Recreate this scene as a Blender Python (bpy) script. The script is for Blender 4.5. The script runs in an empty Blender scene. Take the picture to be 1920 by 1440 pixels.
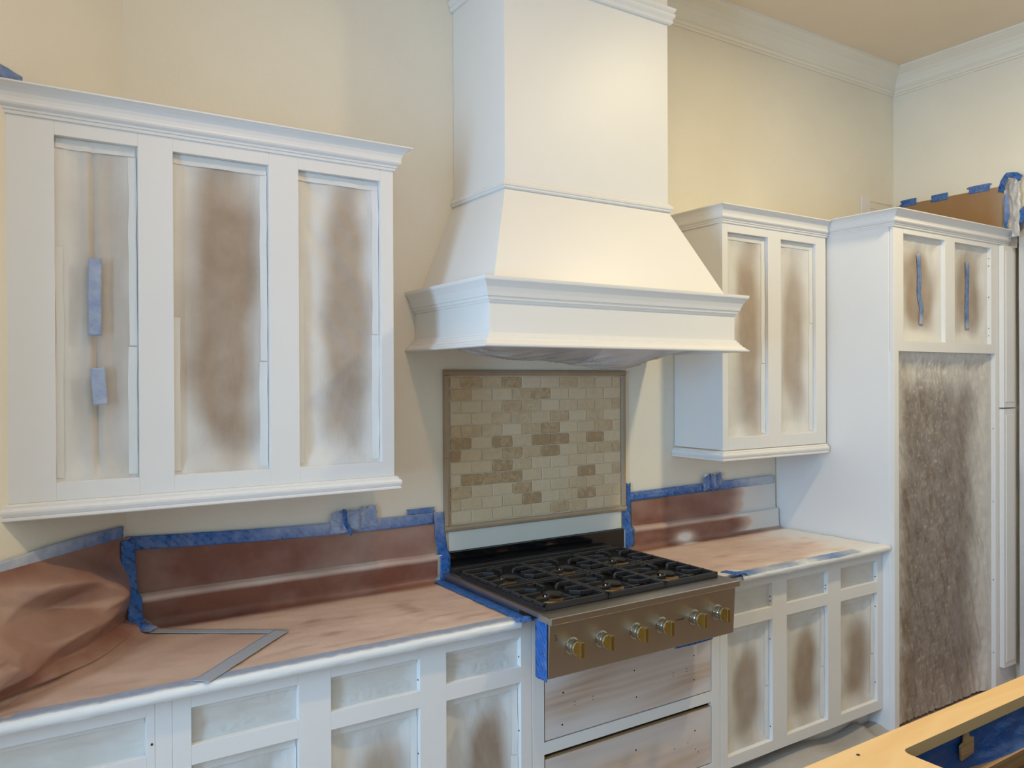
import bpy, math, random
from mathutils import Vector, Matrix, noise
random.seed(7)
C = bpy.context.scene.collection
sc = bpy.context.scene

# ------------------------------------------------------------ camera, world, lights
cam = bpy.data.cameras.new('camera'); camo = bpy.data.objects.new('camera', cam); C.objects.link(camo)
cam.sensor_width = 36.0; cam.lens = 1490.5/1920*36; cam.clip_start = .02
ya, pi_, ro = map(math.radians, (32.95, -.238, -.26))
F = Vector((math.sin(ya)*math.cos(pi_), math.cos(ya)*math.cos(pi_), math.sin(pi_)))
R0 = Vector((math.cos(ya), -math.sin(ya), 0)); U0 = R0.cross(F)
R2 = R0*math.cos(ro)+U0*math.sin(ro); U2 = -R0*math.sin(ro)+U0*math.cos(ro)
M = Matrix((R2, U2, -F)).transposed().to_4x4(); M.translation = Vector((-1.5, -2.883, 1.726))
camo.matrix_world = M
sc.camera = camo
sc.view_settings.view_transform = 'Standard'; sc.view_settings.look = 'None'
sc.view_settings.gamma = 1; sc.view_settings.use_curve_mapping = False
sc.view_settings.exposure = -0.01
w = bpy.data.worlds.new('world'); sc.world = w; w.use_nodes = True
w.node_tree.nodes['Background'].inputs[0].default_value = (.62, .78, 1, 1)
w.node_tree.nodes['Background'].inputs[1].default_value = .35

def area(name, loc, target, sx, sy, power, col, shape='RECTANGLE', spread=math.pi):
    l = bpy.data.lights.new(name, 'AREA'); l.shape = shape; l.size = sx
    if shape == 'RECTANGLE': l.size_y = sy
    l.energy = power; l.color = col; l.spread = spread
    o = bpy.data.objects.new(name, l); C.objects.link(o); o.location = loc
    o.rotation_euler = (Vector(target)-Vector(loc)).to_track_quat('-Z', 'Y').to_euler()
    return o
area('window_daylight', (-3.12, -1.90, 1.72), (-2.12, -2.90, 1.72), 2.0, 1.5, 224, (.38, .655, 1))
area('side_fill', (-4.02, -4.7, 1.7), (0, -3.8, 1.7), 1.9, 2.0, 10, (.9, 1, .9))  # weak fill lamp added to soften the light; wall_left has no window
area('downlight_left', (-.62, -1.75, 3.60), (-.62, -1.75, 0), .13, 0, 13.5, (1, .55, .22), 'DISK')
area('downlight_right', (1.70, -1.75, 3.60), (1.70, -1.75, 0), .18, 0, 38, (1, .83, .50), 'DISK')

# ------------------------------------------------------------ materials
def nm(name):
    m = bpy.data.materials.new(name); m.use_nodes = True
    n = m.node_tree.nodes; return m, n, m.node_tree.links, n['Principled BSDF']
def add(n, t, **k):
    x = n.new(t)
    for a, b in k.items(): setattr(x, a, b)
    return x
def noise_node(n, l, scale, detail=3, vec=None, rough=.5, dist=0):
    t = add(n, 'ShaderNodeTexNoise'); t.inputs['Scale'].default_value = scale
    t.inputs['Detail'].default_value = detail; t.inputs['Roughness'].default_value = rough
    t.inputs['Distortion'].default_value = dist
    if vec is not None: l.new(vec, t.inputs['Vector'])
    return t
def coords(n, l, scale=(1, 1, 1), rot=(0, 0, 0), kind='Object'):
    tc = add(n, 'ShaderNodeTexCoord'); mp = add(n, 'ShaderNodeMapping')
    mp.inputs['Scale'].default_value = scale; mp.inputs['Rotation'].default_value = rot
    l.new(tc.outputs[kind], mp.inputs['Vector']); return mp.outputs[0]
def ramp(n, l, fac, stops):
    r = add(n, 'ShaderNodeValToRGB'); e = r.color_ramp.elements
    e[0].position, e[0].color = stops[0][0], (*stops[0][1], 1)
    e[1].position, e[1].color = stops[1][0], (*stops[1][1], 1)
    for p, c in stops[2:]:
        x = e.new(p); x.color = (*c, 1)
    l.new(fac, r.inputs[0]); return r.outputs[0]
def mixc(n, l, fac, a, b):
    m = add(n, 'ShaderNodeMix', data_type='RGBA')
    for i, v in ((0, fac), (6, a), (7, b)):
        if isinstance(v, (int, float)): m.inputs[i].default_value = v
        elif isinstance(v, tuple): m.inputs[i].default_value = (*v, 1)
        else: l.new(v, m.inputs[i])
    return m.outputs[2]
def mth(n, l, op, a, b=0, c=0, clamp=False):
    m = add(n, 'ShaderNodeMath', operation=op, use_clamp=clamp)
    for i, v in enumerate((a, b, c)):
        if isinstance(v, (int, float)): m.inputs[i].default_value = v
        else: l.new(v, m.inputs[i])
    return m.outputs[0]
def bump(n, l, h, strength, dist, bsdf):
    b = add(n, 'ShaderNodeBump'); b.inputs['Strength'].default_value = strength
    b.inputs['Distance'].default_value = dist; l.new(h, b.inputs['Height']); l.new(b.outputs[0], bsdf.inputs['Normal'])
    return b

def paint(name, col, rough=.45, bs=.15, scale=120, dist=.001, var=.03):
    m, n, l, b = nm(name); v = coords(n, l)
    t = noise_node(n, l, 2.2, 4, v)
    dk = tuple(c*(1-var) for c in col); lt = tuple(min(1, c*(1+var)) for c in col)
    l.new(ramp(n, l, t.outputs[0], [(.3, dk), (.7, lt)]), b.inputs['Base Color'])
    b.inputs['Roughness'].default_value = rough
    bump(n, l, noise_node(n, l, scale, 3, v).outputs[0], bs, dist, b)
    return m
WALL = paint('wall_paint', (.82, .765, .645), .6, .5, 90, .0025)
CEIL = paint('ceiling_paint', (.82, .70, .54), .7, .35, 110, .002)
TRIM = paint('crown_paint', (.84, .79, .68), .5, .08)
WHITE = paint('cabinet_primer', (.78, .765, .75), .38, .12, 160, .0006, .015)
HOODW = paint('hood_primer', (.80, .78, .745), .42, .06, 160, .0005, .01)
BOARD = paint('strip_primer', (.66, .67, .62), .5, .15, 90, .001, .04)
DARK = paint('dark_gap', (.02, .018, .016), .8)

def spray_mat(name, base, spray, rough=.55, fine=(40, 40, 40), bs=.35, dist=.003, speck=0, base2=None, coat=0, transp=0, white_power=1.0, bigscale=6, white2=None, mott=.5):
    """sheet or paper with white overspray; the amount of deposited paint is a vertex attribute 'spray'"""
    m, n, l, b = nm(name)
    at = add(n, 'ShaderNodeAttribute', attribute_name='spray')
    v = coords(n, l); big = noise_node(n, l, bigscale, 5, v, .6)
    f = mth(n, l, 'MULTIPLY_ADD', big.outputs[0], mott, -mott/2)
    f = mth(n, l, 'ADD', at.outputs['Fac'], f)
    f = mth(n, l, 'MULTIPLY', f, white_power, 0, True)
    bc = base
    if base2: bc = mixc(n, l, noise_node(n, l, 9, 4, v).outputs[0], base, base2)
    col = mixc(n, l, f, bc, spray)
    if white2:
        f2 = mth(n, l, 'MULTIPLY_ADD', mth(n, l, 'ADD', at.outputs['Fac'], mth(n, l, 'MULTIPLY_ADD', big.outputs[0], .3, -.15)), 4.5, -3.5, True)
        col = mixc(n, l, f2, col, white2)
    if speck:
        s = noise_node(n, l, 260, 1, v)
        sf = mth(n, l, 'GREATER_THAN', s.outputs[0], .80)
        col = mixc(n, l, sf, col, (.8, .7, .5))
    l.new(col, b.inputs['Base Color']); b.inputs['Roughness'].default_value = rough
    b.inputs['Coat Weight'].default_value = coat; b.inputs['Coat Roughness'].default_value = .25
    v2 = coords(n, l, fine)
    bump(n, l, noise_node(n, l, 1, 4, v2, .6, .8).outputs[0], bs, dist, b)
    if transp:
        t = add(n, 'ShaderNodeBsdfTransparent'); mx = add(n, 'ShaderNodeMixShader')
        fac = mth(n, l, 'MULTIPLY_ADD', f, -transp, transp, True)
        l.new(fac, mx.inputs[0]); l.new(b.outputs[0], mx.inputs[1]); l.new(t.outputs[0], mx.inputs[2])
        l.new(mx.outputs[0], n['Material Output'].inputs[0])
    return m
ROSIN = spray_mat('rosin_paper', (.17, .058, .036), (.84, .65, .54), .42, (14, 14, 14), .4, .006, 0, (.23, .082, .05), bigscale=4, white2=(.74, .73, .71))
KRAFT = spray_mat('masked_sheet', (.30, .215, .15), (.73, .72, .695), .5, (34, 34, 9), .35, .005, 0, (.38, .285, .205), bigscale=9, mott=.28)
KRAFTH = spray_mat('masked_drawer_sheet', (.40, .30, .22), (.74, .725, .69), .5, (7, 26, 34), .35, .006, 0, (.5, .4, .3), bigscale=7)
BIGPL = spray_mat('tall_plastic', (.17, .115, .08), (.66, .62, .57), .26, (30, 30, 9), .35, .006, 0, (.25, .185, .14), .4, .15, bigscale=14)
PLAST = spray_mat('loose_plastic', (.36, .34, .34), (.66, .65, .65), .3, (20, 20, 20), .5, .006, 0, None, .3)
DROP = spray_mat('drop_cloth', (.33, .30, .27), (.60, .57, .54), .4, (6, 22, 22), .6, .008, 0, None, .2)

def tape_mat(name, base, dash):
    m, n, l, b = nm(name)
    at = add(n, 'ShaderNodeAttribute', attribute_name='spray')
    v = coords(n, l, (1, 1, 1), (0, .8, .75))
    wv = add(n, 'ShaderNodeTexWave'); wv.inputs['Scale'].default_value = 22; wv.inputs['Distortion'].default_value = 3.5
    wv.inputs['Detail'].default_value = 3; wv.inputs['Detail Scale'].default_value = 5; l.new(v, wv.inputs['Vector'])
    k = noise_node(n, l, 70, 2, coords(n, l))
    mk = mth(n, l, 'GREATER_THAN', mth(n, l, 'MULTIPLY', wv.outputs[1], k.outputs[0]), .47)
    col = mixc(n, l, mth(n, l, 'MULTIPLY', mk, .75), base, dash)
    f = mth(n, l, 'MULTIPLY_ADD', noise_node(n, l, 30, 4, coords(n, l)).outputs[0], .7, -.35)
    f = mth(n, l, 'ADD', at.outputs['Fac'], f, 0, True)
    l.new(mixc(n, l, f, col, (.50, .55, .64)), b.inputs['Base Color'])
    b.inputs['Roughness'].default_value = .5
    bump(n, l, noise_node(n, l, 160, 3, coords(n, l)).outputs[0], .5, .0015, b)
    return m
TAPE = tape_mat('blue_tape', (.018, .12, .42), (.006, .022, .09))
DUST = spray_mat('dusted_tape', (.30, .33, .40), (.37, .39, .43), .6, (50, 50, 50), .3, .001)
TAPEW = spray_mat('painted_tape', (.60, .62, .64), (.76, .75, .72), .5, (50, 50, 50), .2, .001)

def metal(name, col, rough, scale=(4, 900, 900), bs=.05):
    m, n, l, b = nm(name); b.inputs['Metallic'].default_value = 1
    b.inputs['Base Color'].default_value = (*col, 1); b.inputs['Roughness'].default_value = rough
    t = noise_node(n, l, 1, 3, coords(n, l, scale))
    r = mth(n, l, 'MULTIPLY_ADD', t.outputs[0], .12, rough-.06); l.new(r, b.inputs['Roughness'])
    bump(n, l, t.outputs[0], bs, .0004, b)
    return m
STEEL = metal('brushed_steel', (.50, .46, .41), .34)
CHROME = metal('knob_chrome', (.40, .36, .29), .22, (200, 200, 200), .0)
BRASS = metal('brass', (.50, .37, .13), .28, (900, 900, 6))
BRASSB = metal('burner_brass', (.34, .22, .10), .35, (60, 60, 60))
IRON = paint('cast_iron', (.022, .022, .024), .42, .5, 500, .0006, .2)
ENAM = paint('black_enamel', (.006, .006, .006), .38, .02)
def granite():
    m, n, l, b = nm('black_granite'); v = coords(n, l)
    t = noise_node(n, l, 420, 2, v)
    l.new(ramp(n, l, t.outputs[0], [(.62, (.004, .004, .005)), (.74, (.03, .025, .02))]), b.inputs['Base Color'])
    b.inputs['Roughness'].default_value = .12; return m
GRAN = granite()

def travertine():
    m, n, l, b = nm('travertine')
    oi = add(n, 'ShaderNodeObjectInfo'); tc = add(n, 'ShaderNodeTexCoord')
    va = add(n, 'ShaderNodeVectorMath', operation='ADD'); cx = add(n, 'ShaderNodeCombineXYZ')
    l.new(mth(n, l, 'MULTIPLY', oi.outputs['Random'], 60), cx.inputs[0]); l.new(mth(n, l, 'MULTIPLY', oi.outputs['Random'], 23), cx.inputs[2])
    l.new(tc.outputs['Object'], va.inputs[0]); l.new(cx.outputs[0], va.inputs[1])
    t = noise_node(n, l, 34, 6, va.outputs[0], .62, .9)
    f = mth(n, l, 'MULTIPLY_ADD', t.outputs[0], 1.1, -.50)
    f = mth(n, l, 'ADD', f, mth(n, l, 'POWER', oi.outputs['Random'], 1.6))
    c = ramp(n, l, f, [(.0, (.67, .54, .365)), (.45, (.62, .475, .30)), (.80, (.52, .37, .21)), (1.0, (.40, .265, .14))])
    pit = mth(n, l, 'GREATER_THAN', noise_node(n, l, 150, 3, va.outputs[0], .7).outputs[0], .66)
    l.new(mixc(n, l, mth(n, l, 'MULTIPLY', pit, .45), c, (.60, .54, .44)), b.inputs['Base Color'])
    b.inputs['Roughness'].default_value = .55
    bump(n, l, t.outputs[0], .35, .002, b); return m
TRAV = travertine()
LINER = paint('stone_liner', (.38, .28, .18), .5, .3, 150, .001, .18)
GROUT = paint('grout', (.68, .60, .47), .8, .4, 400, .0008)

def wood(name, c1, c2, c3, scale=(1.2, 9, 9), rough=.5, sp=(.6, .57, .55), dist=3.0):
    m, n, l, b = nm(name); v = coords(n, l, scale)
    wv = add(n, 'ShaderNodeTexWave', wave_type='RINGS'); wv.inputs['Scale'].default_value = 1.1
    wv.inputs['Distortion'].default_value = dist; wv.inputs['Detail'].default_value = 3; wv.inputs['Detail Scale'].default_value = 1.2
    l.new(v, wv.inputs['Vector'])
    t = noise_node(n, l, 2, 5, coords(n, l, (scale[0]*3, scale[1]*8, scale[2]*8)))
    f = mth(n, l, 'MULTIPLY_ADD', wv.outputs[1], .55, mth(n, l, 'MULTIPLY', t.outputs[0], .45))
    col = ramp(n, l, f, [(.15, c1), (.5, c2), (.85, c3)])
    at = add(n, 'ShaderNodeAttribute', attribute_name='spray')
    l.new(mixc(n, l, at.outputs['Fac'], col, sp), b.inputs['Base Color'])
    b.inputs['Roughness'].default_value = rough; bump(n, l, t.outputs[0], .12, .001, b); return m
PLY = wood('birch_plywood', (.82, .52, .205), (.85, .55, .235), (.79, .48, .18), (1.1, 2.6, 2.6), .45, dist=9)
PLYE = wood('plywood_edge', (.52, .33, .14), (.70, .50, .26), (.60, .40, .18), (2, 2, 160), .6)
RAWW = wood('raw_wood', (.42, .25, .12), (.50, .31, .15), (.36, .21, .09), (2, 20, 20), .55)
DRAWF = wood('stained_drawer_front', (.46, .33, .25), (.60, .46, .38), (.50, .35, .24), (.7, 3, 5), .45, (.69, .63, .61), 6)
FILM = spray_mat('blue_film', (.008, .10, .38), (.03, .17, .50), .42, (14, 14, 26), .7, .008, 0, (.006, .06, .26), .2)
BROWNP = spray_mat('brown_kraft_paper', (.33, .19, .085), (.5, .45, .4), .6, (10, 10, 10), .1, .002)
FLOORM = paint('floor_board', (.42, .28, .22), .5, .1)

# ------------------------------------------------------------ mesh helpers
def link(name, verts, faces, mat, parent=None, smooth=False, spray=None, bevel=0):
    me = bpy.data.meshes.new(name); me.from_pydata([tuple(v) for v in verts], [], faces)
    me.update(); me.materials.append(mat)
    if smooth: me.polygons.foreach_set('use_smooth', [True]*len(me.polygons))
    if spray is not None:
        a = me.attributes.new('spray', 'FLOAT', 'POINT'); a.data.foreach_set('value', spray)
    o = bpy.data.objects.new(name, me); C.objects.link(o)
    if parent is not None:
        o.parent = parent; o.matrix_parent_inverse = Matrix.Translation(-parent.location)
    if bevel:
        b = o.modifiers.new('bevel', 'BEVEL'); b.width = bevel; b.segments = 2; b.limit_method = 'ANGLE'; b.angle_limit = .6
    return o
def tag(o, label, cat, group=None, kind=None):
    o['label'] = label; o['category'] = cat
    if group: o['group'] = group
    if kind: o['kind'] = kind
    return o
def thing(name, loc, label, cat, group=None):
    o = bpy.data.objects.new(name, None); C.objects.link(o); o.location = loc; o.empty_display_size = .1
    return tag(o, label, cat, group)
class MB:
    def __init__(s): s.v = []; s.f = []
    def poly(s, vs, fs):
        b = len(s.v); s.v += [tuple(x) for x in vs]; s.f += [tuple(i+b for i in f) for f in fs]; return s
    def box(s, x0, x1, y0, y1, z0, z1):
        vs = [(x, y, z) for z in (z0, z1) for y in (y0, y1) for x in (x0, x1)]
        return s.poly(vs, [(0, 2, 3, 1), (4, 5, 7, 6), (0, 1, 5, 4), (2, 6, 7, 3), (0, 4, 6, 2), (1, 3, 7, 5)])
    def bar(s, p, q, w, h):
        p, q = Vector(p), Vector(q); d = (q-p).normalized(); sd = d.cross(Vector((0, 0, 1))).normalized()*w/2
        vs = [a+sd*i-Vector((0, 0, j)) for a in (p, q) for i, j in ((-1, 0), (1, 0), (1, h), (-1, h))]
        return s.poly(vs, [(0, 1, 2, 3), (7, 6, 5, 4), (0, 4, 5, 1), (1, 5, 6, 2), (2, 6, 7, 3), (3, 7, 4, 0)])
    def lathe(s, c, axis, prof, n=24):
        """prof list of (r, t) along axis from c"""
        c = Vector(c); a = Vector(axis).normalized()
        u = a.cross(Vector((0, 0, 1)) if abs(a.z) < .9 else Vector((1, 0, 0))).normalized(); v = a.cross(u)
        vs = []; fs = []
        for r, t in prof:
            for i in range(n):
                th = 2*math.pi*i/n; vs.append(c+a*t+(u*math.cos(th)+v*math.sin(th))*r)
        for k in range(len(prof)-1):
            for i in range(n):
                j = (i+1) % n; fs.append((k*n+i, k*n+j, (k+1)*n+j, (k+1)*n+i))
        fs.append(tuple(range(n-1, -1, -1))); fs.append(tuple((len(prof)-1)*n+i for i in range(n)))
        return s.poly(vs, fs)
    def obj(s, name, mat, parent=None, smooth=False, bevel=0, spray=None):
        if spray is not None and isinstance(spray, (int, float)): spray = [spray]*len(s.v)
        return link(name, s.v, s.f, mat, parent, smooth, spray, bevel)
def box(name, b, mat, parent=None, bevel=.0015, spray=None):
    return MB().box(*b).obj(name, mat, parent, False, bevel, spray)
def prism(name, pts, z0, z1, mat, parent=None, bevel=0):
    n = len(pts); m = MB()
    m.poly([(x, y, z) for z in (z0, z1) for x, y in pts],
           [tuple(range(n))[::-1], tuple(range(n, 2*n))]+[(i, (i+1) % n, (i+1) % n+n, i+n) for i in range(n)])
    return m.obj(name, mat, parent, False, bevel)
def sweep(name, path, prof, mat, parent=None, side=1, start=None, end=None):
    """profile (out, z) swept along an XY path; 'out' is to the right of travel (side=1)"""
    P = [Vector(p) for p in path]; offs = []
    nr = []
    for i in range(len(P)-1):
        d = (P[i+1]-P[i]).normalized(); nr.append(Vector((d.y, -d.x))*side)
    for i in range(len(P)):
        if i == 0: offs.append(Vector(start) if start else nr[0])
        elif i == len(P)-1: offs.append(Vector(end) if end else nr[-1])
        else:
            b = (nr[i-1]+nr[i]).normalized(); offs.append(b/ b.dot(nr[i]))
    n = len(prof); vs = []; fs = []
    for p, o in zip(P, offs):
        for out, z in prof: q = p+o*out; vs.append((q.x, q.y, z))
    for i in range(len(P)-1):
        for k in range(n):
            j = (k+1) % n; f = (i*n+k, i*n+j, (i+1)*n+j, (i+1)*n+k); fs.append(f if side > 0 else f[::-1])
    fs.append(tuple(range(n))[::-1]); fs.append(tuple((len(P)-1)*n+k for k in range(n)))
    o = link(name, vs, fs, mat, parent)
    return o
def grid(nu, nv, fn):
    vs = []; fs = []; sp = []
    for j in range(nv+1):
        for i in range(nu+1):
            p, s = fn(i/nu, j/nv); vs.append(p); sp.append(max(0., min(1., s)))
    for j in range(nv):
        for i in range(nu):
            a = j*(nu+1)+i; fs.append((a, a+1, a+nu+2, a+nu+1))
    return vs, fs, sp
def N(x, y, z=0.): return noise.noise(Vector((x, y, z)))
def sm(a, b, x):
    t = max(0., min(1., (x-a)/(b-a))); return t*t*(3-2*t)

# ------------------------------------------------------------ room
def struct(o): o['kind'] = 'structure'; return o
XR = 3.227; ZC = 3.63; T = .12
struct(box('floor', (-4.3, 4.2, -6.2, .3, -.1, 0), FLOORM, None, 0))
struct(box('ceiling', (-4.3, 4.2, -6.2, .3, ZC, ZC+.1), CEIL, None, 0))
struct(box('wall_back', (-1.145, 3.5, 0, T, 0, ZC), WALL, None, 0))
WC = MB()
def cw(xa, xb, z0, z1, th=.12):
    k = th*.7071; p = [(xa, 1.145+xa), (xb, 1.145+xb), (xb-k, 1.145+xb+k), (xa-k, 1.145+xa+k)]
    WC.poly([(x, y, z) for z in (z0, z1) for x, y in p], [(0, 1, 2, 3), (7, 6, 5, 4), (0, 4, 5, 1), (1, 5, 6, 2), (2, 6, 7, 3), (3, 7, 4, 0)])
cw(-2.35, -1.145, 0, ZC); cw(-4.10, -3.85, 0, ZC); cw(-3.85, -2.35, 0, .92); cw(-3.85, -2.35, 2.50, ZC)
struct(WC.obj('wall_corner', WALL))
WC = MB()
for a_, b_, c_, d_ in ((-3.85, -3.81, .92, 2.5), (-2.39, -2.35, .92, 2.5), (-3.81, -2.39, .92, .96), (-3.81, -2.39, 2.46, 2.5)): cw(a_, b_, c_, d_, .10)
struct(WC.obj('window_1', TRIM))
struct(box('wall_left', (-4.22, -4.10, -6.1, -2.955, 0, ZC), WALL, None, 0))
m = MB(); m.box(-4.1, -2.7, -6.1, -6.0, 0, ZC); m.box(3.0, 3.5, -6.1, -6.0, 0, ZC); m.box(-2.7, 3.0, -6.1, -6.0, 2.65, ZC); m.box(-.5, .8, -6.1, -6.0, 0, 2.65)
struct(m.obj('wall_front', WALL))
# right wall: steps out above the tall cabinet, doorway beside it
m = MB(); m.box(XR, 3.5, -6.0, 0, 2.60, ZC); m.box(3.34, 3.5, -.72, 0, 0, 2.60); m.box(XR, 3.5, -6.0, -1.75, 0, 2.60)
m.box(3.40, 3.5, -1.75, -.72, 0, 2.60)
struct(m.obj('wall_right', WALL))
CR = [(0, 3.49), (.008, 3.49), (.010, 3.498), (.020, 3.502), (.024, 3.512), (.020, 3.522), (.026, 3.527), (.032, 3.534), (.036, 3.55), (.048, 3.572),
      (.066, 3.592), (.088, 3.606), (.100, 3.612), (.104, 3.616), (.112, 3.618), (.114, ZC), (0, ZC)]
a = struct(sweep('trim_1', [(.915, 0), (XR, 0)], CR, TRIM, None, 1, None, (-1, -1)))
a = struct(sweep('trim_2', [(XR, 0), (XR, -5.99)], CR, TRIM, None, 1, (-1, -1)))
a = struct(sweep('trim_3', [(-4.09, -2.945), (-1.145, 0), (.08, 0)], CR, TRIM))

# ------------------------------------------------------------ sheets of masking
def sheet(x0, x1, z0, z1, yf, label, seed=0, mat=KRAFT, horiz=False, centre=(.5, .5), hw=.22, hh=.33, dark=.0, depth=.021, amp=.004, nu=34, nv=72, group='masked cabinet openings', tapes=True, diag=0, slit=False, edge=.8):
    W = x1-x0; H = z1-z0
    def hgt(x, z):
        ex = min(x-x0, x1-x); ez = min(z-z0, z1-z); e = min(ex, ez)
        k = sm(0, .05, e)
        if horiz: h = 1.1*N(x*5+seed, z*30+x*6, seed*1.7)+1.3*(.3-abs(N(x*9+z*8, z*46+x*12, seed)))
        else: h = .7*N(x*20+seed+diag*z*12, z*3, seed*1.3)+.9*(.35-abs(N(x*34+diag*z*22, z*4.5, seed)))+.5*(.3-abs(N(x*18, z*14, seed+9)))
        h2 = 1.6*(.3-abs(N(x*48, z*48, seed)))*(1-sm(.0, .07, e))
        y = yf+depth+.002+.012*sm(0, .07, e)*(1 if not horiz else .5)-amp*h*k-.0022*h2*sm(0, .012, e)-.002*(1-k)
        if slit:
            xs = x0+W*(.42+.06*(1-(z-z0)/H)); y += .010*math.exp(-((x-xs-.008)/.008)**2)*k - .006*math.exp(-((x-xs+.012)/.012)**2)*k
        return max(y, yf+.006)
    def fn(u, v):
        x = x0-.003+(W+.006)*u; z = z0-.003+(H+.006)*v
        du = abs((u-centre[0]+.05*N(v*3, seed))/hw); dv = abs((v-centre[1])/hh)
        r = (du**2.2+dv**3.5)**(1/2.4)
        s = dark+(1-dark)*sm(.55, 1.55, r+.35*N(x*9, z*6, seed))
        s = max(s, 0) * .9+.06
        return (x, hgt(x, z), z), s
    vs, fs, sp = grid(nu, nv, fn)
    o = link('masking_sheet', vs, fs, mat, None, True, sp); tag(o, label, 'masking sheet', group)
    o.name = 'masking_sheet'
    if tapes:
        rnd = random.Random(seed*13+5)
        def strip(pts, wdt, vert):
            def f2(u, v):
                if vert:
                    z = pts[0]+(pts[1]-pts[0])*v+.002*N(u*4, v*9, seed); x = pts[2]+wdt*u
                    x += .0025*N(z*9, pts[2], seed)
                else:
                    x = pts[0]+(pts[1]-pts[0])*v; z = pts[2]+wdt*u + .002*N(x*9, pts[2], seed)
                return (x, hgt(x, z)-.0016-.0022*(u > .8 if vert else u < .2)*(.6+N(z*12, x*12, seed)), z), .9
            a, b, c = grid(3, 24, f2); link('tape_strip', a, b, TAPEW, o, True, c)
        if horiz: strip((x0+.002, x1-.002, z1-.016), .014, False)
        else:
            zc = z0+H*rnd.uniform(.35, .6)
            strip((z0+.01, zc, x1-.026), .024, True); strip((zc+.004, z1-.03, x1-.023), .021, True)
            strip((z0+.01, z0+H*rnd.uniform(.45, .8), x0+.002), .020, True)
            strip((x0+.004, x1-.004, z1-.030), .028, False)
    return o, hgt

# ------------------------------------------------------------ cabinet faces
def frame(parent, xs, x0, x1, z0, z1, yf, rows, mat=WHITE, th=.022):
    """xs: list of (xa, xb) opening columns; rows: list of (za, zb) opening rows"""
    e = [x0]
    for a, b in xs: e += [a, b]
    e.append(x1)
    for i in range(0, len(e), 2):
        if e[i+1]-e[i] > .001: box('stile', (e[i], e[i+1], yf, yf+th, z0, z1), mat, parent, .001)
    ze = [z0]
    for a, b in rows: ze += [a, b]
    ze.append(z1)
    for a, b in xs:
        for k in range(0, len(ze), 2):
            if ze[k+1]-ze[k] > .001: box('rail', (a, b, yf, yf+th, ze[k], ze[k+1]), mat, parent, .001)
def crown(z, s=1.0): return [(0, z), (.005*s, z), (.006*s, z+.004), (.006*s, z+.009), (.010*s, z+.010), (.011*s, z+.016), (.015*s, z+.018), (.020*s, z+.022), (.0225*s, z+.027), (.0215*s, z+.031),
        (.0215*s, z+.033), (.0225*s, z+.042), (.0265*s, z+.052), (.034*s, z+.062), (.043*s, z+.069), (.050*s, z+.072), (.052*s, z+.073), (.052*s, z+.077), (0, z+.077)]
def rail_prof(z): return [(0, z), (.014, z), (.018, z+.003), (.018, z+.008), (.014, z+.011), (.017, z+.014), (.020, z+.022), (.020, z+.028), (.017, z+.034), (.012, z+.036), (.012, z+.041), (.006, z+.045), (0, z+.046)]

YL = -.33
# left wall cabinet
LC = thing('wall_cabinet', (-.9, -.16, 1.35), 'wide white primed wall cabinet with three tall masked openings, left of the range hood', 'cabinet')
frame(LC, [(-1.362, -1.149), (-1.053, -.767), (-.671, -.383)], -1.476, -.336, 1.396, 2.475, YL, [(1.447, 2.418)])
prism('carcass', [(-1.40, -.262), (-1.155, -.004), (-.340, -.004), (-.340, -.262)], 1.398, 2.50, WHITE, LC)
# hollow look is hidden by the sheets; the crown and the rail wrap the free end
box('side_panel', (-.352, -.338, -.308, -.003, 1.398, 2.50), WHITE, LC, .001)
sweep('crown_molding', [(-1.476, YL), (-.336, YL), (-.336, -.002)], crown(2.458), WHITE, LC, 1, (-1, -1))
sweep('light_rail', [(-1.476, YL), (-.336, YL), (-.336, -.002)], rail_prof(1.350), WHITE, LC, 1, (-1, -1))
sheet(-1.362, -1.149, 1.447, 2.418, YL, 'leftmost sheet of the left wall cabinet, split down the middle under two blue tapes', 1, dark=.45, hw=.34, centre=(.62, .5), hh=.45, slit=True)
sheet(-1.053, -.767, 1.447, 2.418, YL, 'middle masking sheet of the left wall cabinet with a wide brown bare patch', 2, dark=-.02, hw=.36, hh=.46, centre=(.54, .5))
sheet(-.671, -.383, 1.447, 2.418, YL, 'rightmost masking sheet of the left wall cabinet with slanting folds', 3, dark=.15, hw=.27, hh=.42, centre=(.6, .5), diag=1.2, amp=.006)
# right wall cabinet
YR = -.32
RC = thing('wall_cabinet', (1.7, -.16, 1.35), 'white primed wall cabinet with two tall masked openings between hood and tall cabinet', 'cabinet')
frame(RC, [(1.363, 1.646), (1.741, 2.013)], 1.326, 2.093, 1.396, 2.475, YR, [(1.455, 2.416)])
box('side_panel', (1.329, 1.345, -.298, -.003, 1.398, 2.50), WHITE, RC, .001)
box('carcass', (1.345, 2.088, -.255, -.003, 1.398, 2.50), WHITE, RC, .001)
sweep('light_rail', [(1.329, -.002), (1.327, YR), (2.094, YR)], rail_prof(1.347), WHITE, RC)
sheet(1.363, 1.646, 1.455, 2.416, YR, 'left masking sheet of the right wall cabinet, cracked tape down its right edge', 4, dark=.10, hw=.25, hh=.46, centre=(.62, .5), diag=.3)
sheet(1.741, 2.013, 1.455, 2.416, YR, 'right masking sheet of the right wall cabinet, beside the tall cabinet', 5, dark=.22, hw=.27, hh=.38, centre=(.5, .5))
sweep('crown_molding', [(1.326, -.002), (1.326, YR), (2.113, YR)], crown(2.456, 1.02), WHITE, RC, 1, None, (-.95, -1))

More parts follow.
